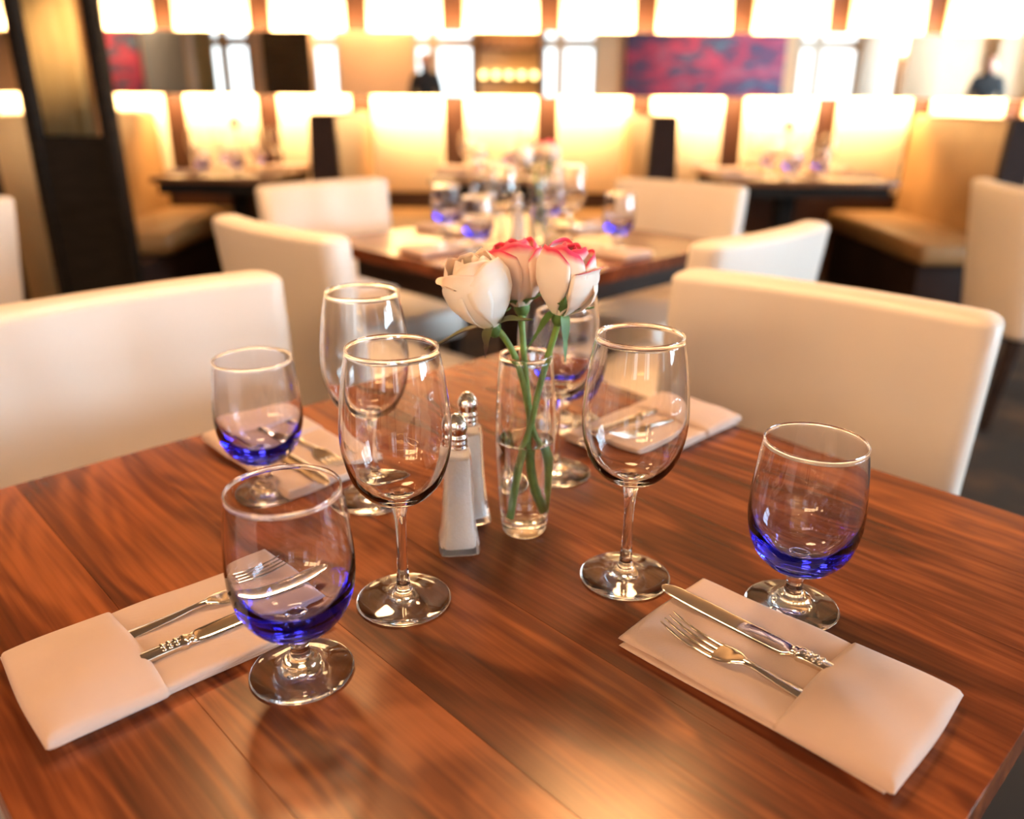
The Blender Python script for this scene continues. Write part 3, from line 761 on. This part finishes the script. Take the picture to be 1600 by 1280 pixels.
# ------------------------------------------------------------------ roses
def petal_mesh(theta, W, H, prof, off, curl, seed, drop=0.09, ns=14, nt=16):
    rnd = random.Random(seed); p1, p2 = rnd.uniform(0, 6), rnd.uniform(0, 6)
    vs_, fs, uv = [], [], []
    for it in range(nt + 1):
        t = it / nt
        w = W * (0.58 + 0.42 * math.sin(min(t / 0.62, 1) * PI / 2))
        if t > 0.72: w *= math.sqrt(max(0.0, 1 - ((t - 0.72) / 0.285) ** 2)) * 0.25 + 0.75
        for js in range(ns + 1):
            s = js / ns * 2 - 1
            r = prof(t) + off * min(1, t * 3)
            lip = max(0, t - 0.74) / 0.26
            r += curl * lip ** 2 * (1 - 0.25 * s * s) + 0.0012 * abs(s) ** 3 * min(1, t * 2)
            r += 0.0006 * math.sin(4 * s + p1 + 3 * t) * t
            z = H * (t - drop * abs(s) ** 2.4 * t ** 2) - 0.35 * abs(curl) * lip ** 3 + 0.0008 * math.sin(5 * s + p2) * t * t
            a = theta + s * w
            vs_.append((r * math.cos(a), r * math.sin(a), z)); uv.append((s * 0.5 + 0.5, t))
    for i in range(nt):
        for j in range(ns):
            a = i * (ns + 1) + j
            fs.append((a, a + 1, a + ns + 2, a + ns + 1))
    # give the petal a thickness
    n = len(vs_); th = 0.0005
    inner = []
    for v in vs_:
        d = Vector((v[0], v[1], 0)); l = d.length or 1
        inner.append((v[0] - d.x / l * th, v[1] - d.y / l * th, v[2] - th * 0.2))
    f2 = [tuple(i + n for i in reversed(f)) for f in fs]
    bd = [j for j in range(ns + 1)] + [i * (ns + 1) + ns for i in range(1, nt + 1)] + [nt * (ns + 1) + j for j in range(ns - 1, -1, -1)] + [i * (ns + 1) for i in range(nt - 1, 0, -1)]
    f3 = [(bd[k], bd[k] + n, bd[(k + 1) % len(bd)] + n, bd[(k + 1) % len(bd)]) for k in range(len(bd))]
    me = bpy.data.meshes.new('petal'); me.from_pydata(vs_ + inner, [], fs + f2 + f3)
    ul = me.uv_layers.new(name='uv'); uu = uv + uv
    for lp in me.loops: ul.data[lp.index].uv = uu[lp.vertex_index]
    me.update(); me.shade_smooth()
    return me

def bud_profile(Rm):
    pts = [(0.0, 0.16), (0.12, 0.42), (0.3, 0.72), (0.52, 0.95), (0.72, 1.0), (0.88, 0.84), (1.0, 0.64)]
    def f(t):
        for (a, b), (c, d) in zip(pts, pts[1:]):
            if t <= c:
                k = (t - a) / (c - a); k = k * k * (3 - 2 * k) * 0.5 + k * 0.5
                return Rm * (b + (d - b) * k)
        return Rm * pts[-1][1]
    return f

def make_rose(base, tip, stem_pts, Rm, H, mp, ms, spec, sepals, seed, roll=0):
    """base/tip: foot and top of the bloom relative to the vase foot; spec: (theta, W, H factor, offset, curl)"""
    t = empty('rose')
    base, tip = Vector(base), Vector(tip)
    q = Vector((0, 0, 1)).rotation_difference((tip - base).normalized())
    Mx = Matrix.Translation(base) @ q.to_matrix().to_4x4() @ Matrix.Rotation(roll, 4, 'Z')
    pf = bud_profile(Rm)
    for i, (th, W, hf, off, curl) in enumerate(spec):
        me = petal_mesh(R(th), R(W), H * hf, pf, off, curl, seed + i)
        me.materials.append(mp); o = link('petal', me, t); o.matrix_local = Mx
    # calyx cup
    v, f = lathe([(0, -0.010), (0.0034, -0.0085), (0.0066, -0.004), (0.0080, 0.001), (0.0072, 0.0055), (0, 0.006)], 16)
    o = mk('calyx', v, f, M['sepal'], t); o.matrix_local = Mx
    for i, (th, ln, wd, outw, dn, mat_) in enumerate(sepals):
        pts = []
        n = 12; a = R(th)
        vs_, fs = [], []
        for k in range(n + 1):
            u = k / n
            rr = 0.0062 + outw * u + 0.3 * outw * u * u; zz = 0.003 + dn * u ** 1.4 + 0.0025 * math.sin(u * PI * 1.5)
            rr *= ln / 0.03; 
            wl = wd * 1.5 * (math.sin(PI * min(1, u * 1.15 + 0.12)) ** 0.7 if u < 0.75 else 0.45 * (1 - u) / 0.25 + 0.03)
            c = Vector((rr * math.cos(a), rr * math.sin(a), zz)); tv = Vector((-math.sin(a), math.cos(a), 0))
            up = Vector((0, 0, 0.0008 + wl * 0.25))
            vs_ += [c + tv * wl + up, c + Vector((0, 0, 0.0006)), c - tv * wl + up, c - Vector((0, 0, 0.0006))]
        for k in range(n):
            for j in range(4):
                l2 = (j + 1) % 4
                fs.append((k * 4 + j, k * 4 + l2, (k + 1) * 4 + l2, (k + 1) * 4 + j))
        fs.append((3, 2, 1, 0)); fs.append((n * 4, n * 4 + 1, n * 4 + 2, n * 4 + 3))
        o = mk('sepal', vs_, fs, mat_, t, True, 60); o.matrix_local = Mx
    P = spline([Vector(p) for p in stem_pts], 8)
    P = [Vector(p) for p in P]
    rad = [0.0030 + 0.0009 * max(0, 1 - 6 * i / len(P)) + 0.0004 * (1 if i % 11 == 5 else 0) for i in range(len(P))]
    v, f = tube(P, rad, 10); mk('stem', v, f, ms, t)
    return t
V = Vector((0.0134, 0.744, 0.75))
def rel(x, y, z): return (x - V.x, y - V.y, z - V.z)
bA, tA = rel(-0.018, 0.730, 0.970), rel(-0.043, 0.722, 1.041)
bB, tB = rel(0.009, 0.770, 0.979), rel(0.000, 0.772, 1.042)
bC, tC = rel(0.043, 0.735, 0.980), rel(0.053, 0.730, 1.045)
SA = [(-80, 62, 1.0, 0.0010, 0.002), (40, 60, 0.98, 0.0005, 0.001), (160, 60, 1.02, 0.0, 0.002), (-20, 75, 0.97, -0.004, 0.001), (100, 70, 1.0, -0.006, 0.0), (220, 60, 1.01, -0.008, 0.0), (0, 80, 0.99, -0.012, 0.0), (180, 80, 0.98, -0.014, 0),
      (190, 58, 0.90, 0.0024, 0.013), (-40, 62, 0.94, 0.0028, 0.005), (95, 56, 0.92, 0.0024, 0.008), (-125, 60, 0.96, 0.0026, 0.007)]
SB = [(-90, 70, 1.0, 0.0006, 0.001), (30, 62, 1.0, 0.0003, 0.002), (150, 62, 0.98, 0.0, 0.002), (-30, 75, 1.02, -0.005, 0.0), (90, 75, 1.0, -0.007, 0.0), (210, 70, 1.0, -0.010, 0.0), (0, 80, 1.0, -0.014, 0),
      (-10, 56, 0.90, 0.0022, 0.007), (130, 52, 0.92, 0.002, 0.006), (-140, 60, 0.97, 0.002, 0.006)]
SC = [(-120, 62, 1.0, 0.0006, 0.001), (0, 62, 0.96, 0.0004, 0.004), (120, 62, 1.0, 0.0, 0.002), (-50, 75, 1.0, -0.005, 0.001), (70, 75, 0.98, -0.008, 0.0), (190, 70, 1.0, -0.010, 0.0), (20, 80, 0.97, -0.014, 0),
      (-30, 58, 0.86, 0.0026, 0.013), (-150, 60, 0.98, 0.0022, 0.005), (75, 54, 0.92, 0.0024, 0.006), (5, 42, 0.68, 0.0040, 0.005)]
G, GR = M['sepal'], M['stem_red']
sepA = [(-100, .034, .0034, .030, -.006, GR), (-30, .030, .0040, .030, .004, GR), (170, .036, .0030, .040, -.004, GR), (60, .028, .0036, .026, .002, G), (120, .026, .003, .022, .016, G)]
sepB = [(-60, .026, .0032, .027, .016, G), (0, .026, .0032, .027, .014, G), (60, .026, .003, .026, .010, G), (130, .026, .003, .026, .010, G), (-120, .026, .0034, .027, .016, G)]
sepC = [(-92, .0285, .0042, .0245, .030, G), (-150, .030, .0034, .018, -.034, G), (-55, .030, .0036, .012, -.040, G), (10, .024, .0034, .026, .012, G), (110, .026, .003, .02, .01, G)]
roseA = make_rose(bA, tA, [bA, rel(-.009, .733, .962), rel(0.003, .741, .938), rel(.012, .746, .905), rel(.018, .750, .872), rel(.028, .752, .835), rel(.030, .750, .80), rel(.0315, .750, .770)], 0.0290, 0.072, M['petal_white'], M['stem'], SA, sepA, 100)
roseB = make_rose(bB, tB, [bB, rel(.009, .766, .965), rel(.011, .760, .94), rel(.0145, .754, .905), rel(.0175, .752, .872), rel(.017, .752, .83), rel(.020, .752, .80), rel(.026, .754, .770)], 0.0262, 0.066, M['petal_pink'], M['stem'], SB, sepB, 200)
roseC = make_rose(bC, tC, [bC, rel(.041, .737, .968), rel(.0345, .740, .942), rel(.0265, .742, .908), rel(.020, .742, .875), rel(.011, .741, .84), rel(.006, .740, .805), rel(.002, .740, .768)], 0.0268, 0.070, M['petal_blush'], M['stem'], SC, sepC, 300)

# ------------------------------------------------------------------ shakers
def square_loft(secs, mat_, name, parent, corner=0.22, n=6):
    """secs: (half, z); superellipse-like rounded square sections, closed"""
    vs_, fs = [], []; per = 4 * n
    for hs, z in secs:
        for j in range(per):
            a = 2 * PI * j / per + PI / 4
            c, s = math.cos(a), math.sin(a); k = (abs(c) ** 7 + abs(s) ** 7) ** (-1 / 7)
            vs_.append((hs * c * k, hs * s * k, z))
    m = len(secs)
    for i in range(m - 1):
        for j in range(per):
            k = (j + 1) % per
            fs.append((i * per + j, i * per + k, (i + 1) * per + k, (i + 1) * per + j))
    fs.append(tuple(reversed(range(per)))); fs.append(tuple(range((m - 1) * per, m * per)))
    return mk(name, vs_, fs, mat_, parent, True, 45)
def make_shaker():
    t = empty('salt_shaker')
    g = sp2([(0.0195, 0.001), (0.0203, 0.003), (0.0195, 0.010), (0.0170, 0.026), (0.0148, 0.055), (0.0135, 0.085), (0.0130, 0.100), (0.0120, 0.106), (0.0095, 0.110)], 4)
    square_loft(g, M['glass'], 'glass_body', t)
    s = sp2([(0.0150, 0.0065), (0.0150, 0.012), (0.0133, 0.026), (0.0116, 0.055), (0.0106, 0.085), (0.0102, 0.099)], 4)
    square_loft(s, M['salt'], 'salt', t)
    cp = [(0, 0.1095), (0.0100, 0.1095)] + sp2([(0.0102, 0.110), (0.0098, 0.113), (0.0102, 0.115), (0.0096, 0.118), (0.0100, 0.1205), (0.0088, 0.1235), (0.0098, 0.127), (0.0104, 0.131), (0.0090, 0.136), (0.0060, 0.1405), (0.0025, 0.1432), (0, 0.1440)], 4)
    v, f = lathe(cp, 32); mk('cap', v, f, M['chrome'], t)
    return t
shk0 = make_shaker()

# ------------------------------------------------------------------ lay the tables
TOP = 0.7501
def lay(c, dz, tname, near):
    cx, cy = c
    gp = 'at the foreground table' if near else 'at the second table'
    pos = ('near left', 'near right', 'far left', 'far right')
    wn = [(-0.0955, 0.616), (0.107, 0.656), (-0.154, 0.812), (0.052, 0.880)]
    gb = [(-0.163, 0.519), (0.249, 0.610), (-0.277, 0.825), (0.070, 1.035)]
    for i in range(4):
        d = ('%s wine glass on the %s' % (pos[i], tname))
        lw = ['clear wine glass at the near left of the ', 'clear wine glass right of the flower vase on the ', 'clear wine glass at the far left of the ', 'clear wine glass behind the flower vase on the '][i] + tname
        lg = ['blue tinted goblet at the near left of the ', 'blue tinted goblet at the near right of the ', 'blue tinted goblet at the far left of the ', 'blue tinted goblet farthest behind the flower vase on the '][i] + tname
        put(wine0, (wn[i][0] - T1[0] + cx, wn[i][1] - T1[1] + cy, TOP), 0.3 * i, lw, 'wine glass', 'wine glasses ' + gp)
        put(gob0, (gb[i][0] - T1[0] + cx, gb[i][1] - T1[1] + cy, TOP), 0.4 * i, lg, 'goblet', 'blue goblets ' + gp)
    # napkins: (centre of the diner's end), heading towards the table centre
    nk = [((-0.355, 0.476), 42.5), ((0.289, 0.441), 135.3), ((-0.352, 1.005), -47), ((0.272, 1.085), -137)]
    for i, ((x, y), a) in enumerate(nk):
        x += cx - T1[0]; y += cy - T1[1]
        put(nap0, (x, y, TOP + 0.0002), R(a), 'folded linen napkin pocket at the %s of the %s' % (pos[i], tname), 'napkin', 'napkin pockets ' + gp)
        ca, sa = math.cos(R(a)), math.sin(R(a))
        def at(lx, ly): return (x + lx * ca - ly * sa, y + lx * sa + ly * ca, TOP + 0.0094)
        fy, ky = (0.025, -0.014) if i == 1 else (0.022, -0.020)
        fo = put(fork0, at(0.013 if i == 1 else 0.030, fy), R(a + (0.2 if i == 1 else -2)), 'silver fork in the %s napkin of the %s' % (pos[i], tname), 'fork', 'forks ' + gp)
        kn = put(knife0, at(0.002 if i == 1 else 0.010, ky), R(a - (1.4 if i == 1 else 0)), 'silver knife in the %s napkin of the %s' % (pos[i], tname), 'knife', 'knives ' + gp)
    ox, oy = cx - T1[0], cy - T1[1]
    put(vase0, (V.x + ox, V.y + oy, TOP), 0, 'slim clear glass vase with water and roses on the ' + tname, 'vase', None)
    for ro, n in ((roseA, 'cream white rose at the left of the vase on the '), (roseB, 'pink tipped rose in the middle of the vase on the '), (roseC, 'blush rose with red tip at the right of the vase on the ')):
        put(ro, (V.x + ox, V.y + oy, TOP), 0, n + tname, 'rose', 'roses ' + gp)
    put(shk0, (-0.052 + ox, 0.708 + oy, TOP), R(8), 'glass salt shaker with chrome cap, nearer one on the ' + tname, 'shaker', 'shakers ' + gp)
    put(shk0, (-0.045 + ox, 0.768 + oy, TOP), R(20), 'glass shaker with chrome cap, partly hidden behind another on the ' + tname, 'shaker', 'shakers ' + gp)
lay(T1, 0, 'foreground table', True)
lay(T2, 0, 'second table', False)

# booth tables
for nm, x0, x1 in (('left', -1.98, -1.30), ('middle', -0.46, 0.26), ('right', 1.17, 2.10)):
    xc = (x0 + x1) / 2
    g = 'on the %s booth table' % nm
    for i, (dx, y, w_) in enumerate(((-0.16, 4.80, 'front left'), (0.16, 4.84, 'front right'), (-0.17, 5.22, 'back left'), (0.17, 5.26, 'back right'))):
        put(wine0, (xc + dx, y, TOP), 0, 'clear wine glass at the %s of the %s booth table' % (w_, nm), 'wine glass', 'wine glasses ' + g)
        put(gob0, (xc + dx * 0.55, y - 0.10, TOP), 0, 'blue tinted goblet at the %s of the %s booth table' % (w_, nm), 'goblet', 'blue goblets ' + g)
        s = 1 if dx > 0 else -1
        put(nap0, (xc + s * ((x1 - x0) / 2 - 0.01), y + 0.02, TOP + 0.0002), R(180 if s > 0 else 0), 'folded napkin at the %s of the %s booth table' % (w_, nm), 'napkin', 'napkins ' + g)
    if nm != 'middle':
        put(vase0, (xc, 5.05, TOP), 0, 'slim glass vase on the %s booth table' % nm, 'vase', None)
        put(roseB, (xc, 5.05, TOP), 0, 'pink rose in the vase on the %s booth table' % nm, 'rose', 'roses on the booth tables')

for o in bpy.data.objects:
    if o.type == 'MESH' and o.data.materials:
        nm = o.data.materials[0].name
        if nm in ('clear_glass', 'blue_tinted_glass', 'water'): o.cycles.is_caustics_caster = True
        if nm in ('walnut_plank', 'linen_napkin', 'salt_grains'): o.cycles.is_caustics_receiver = True
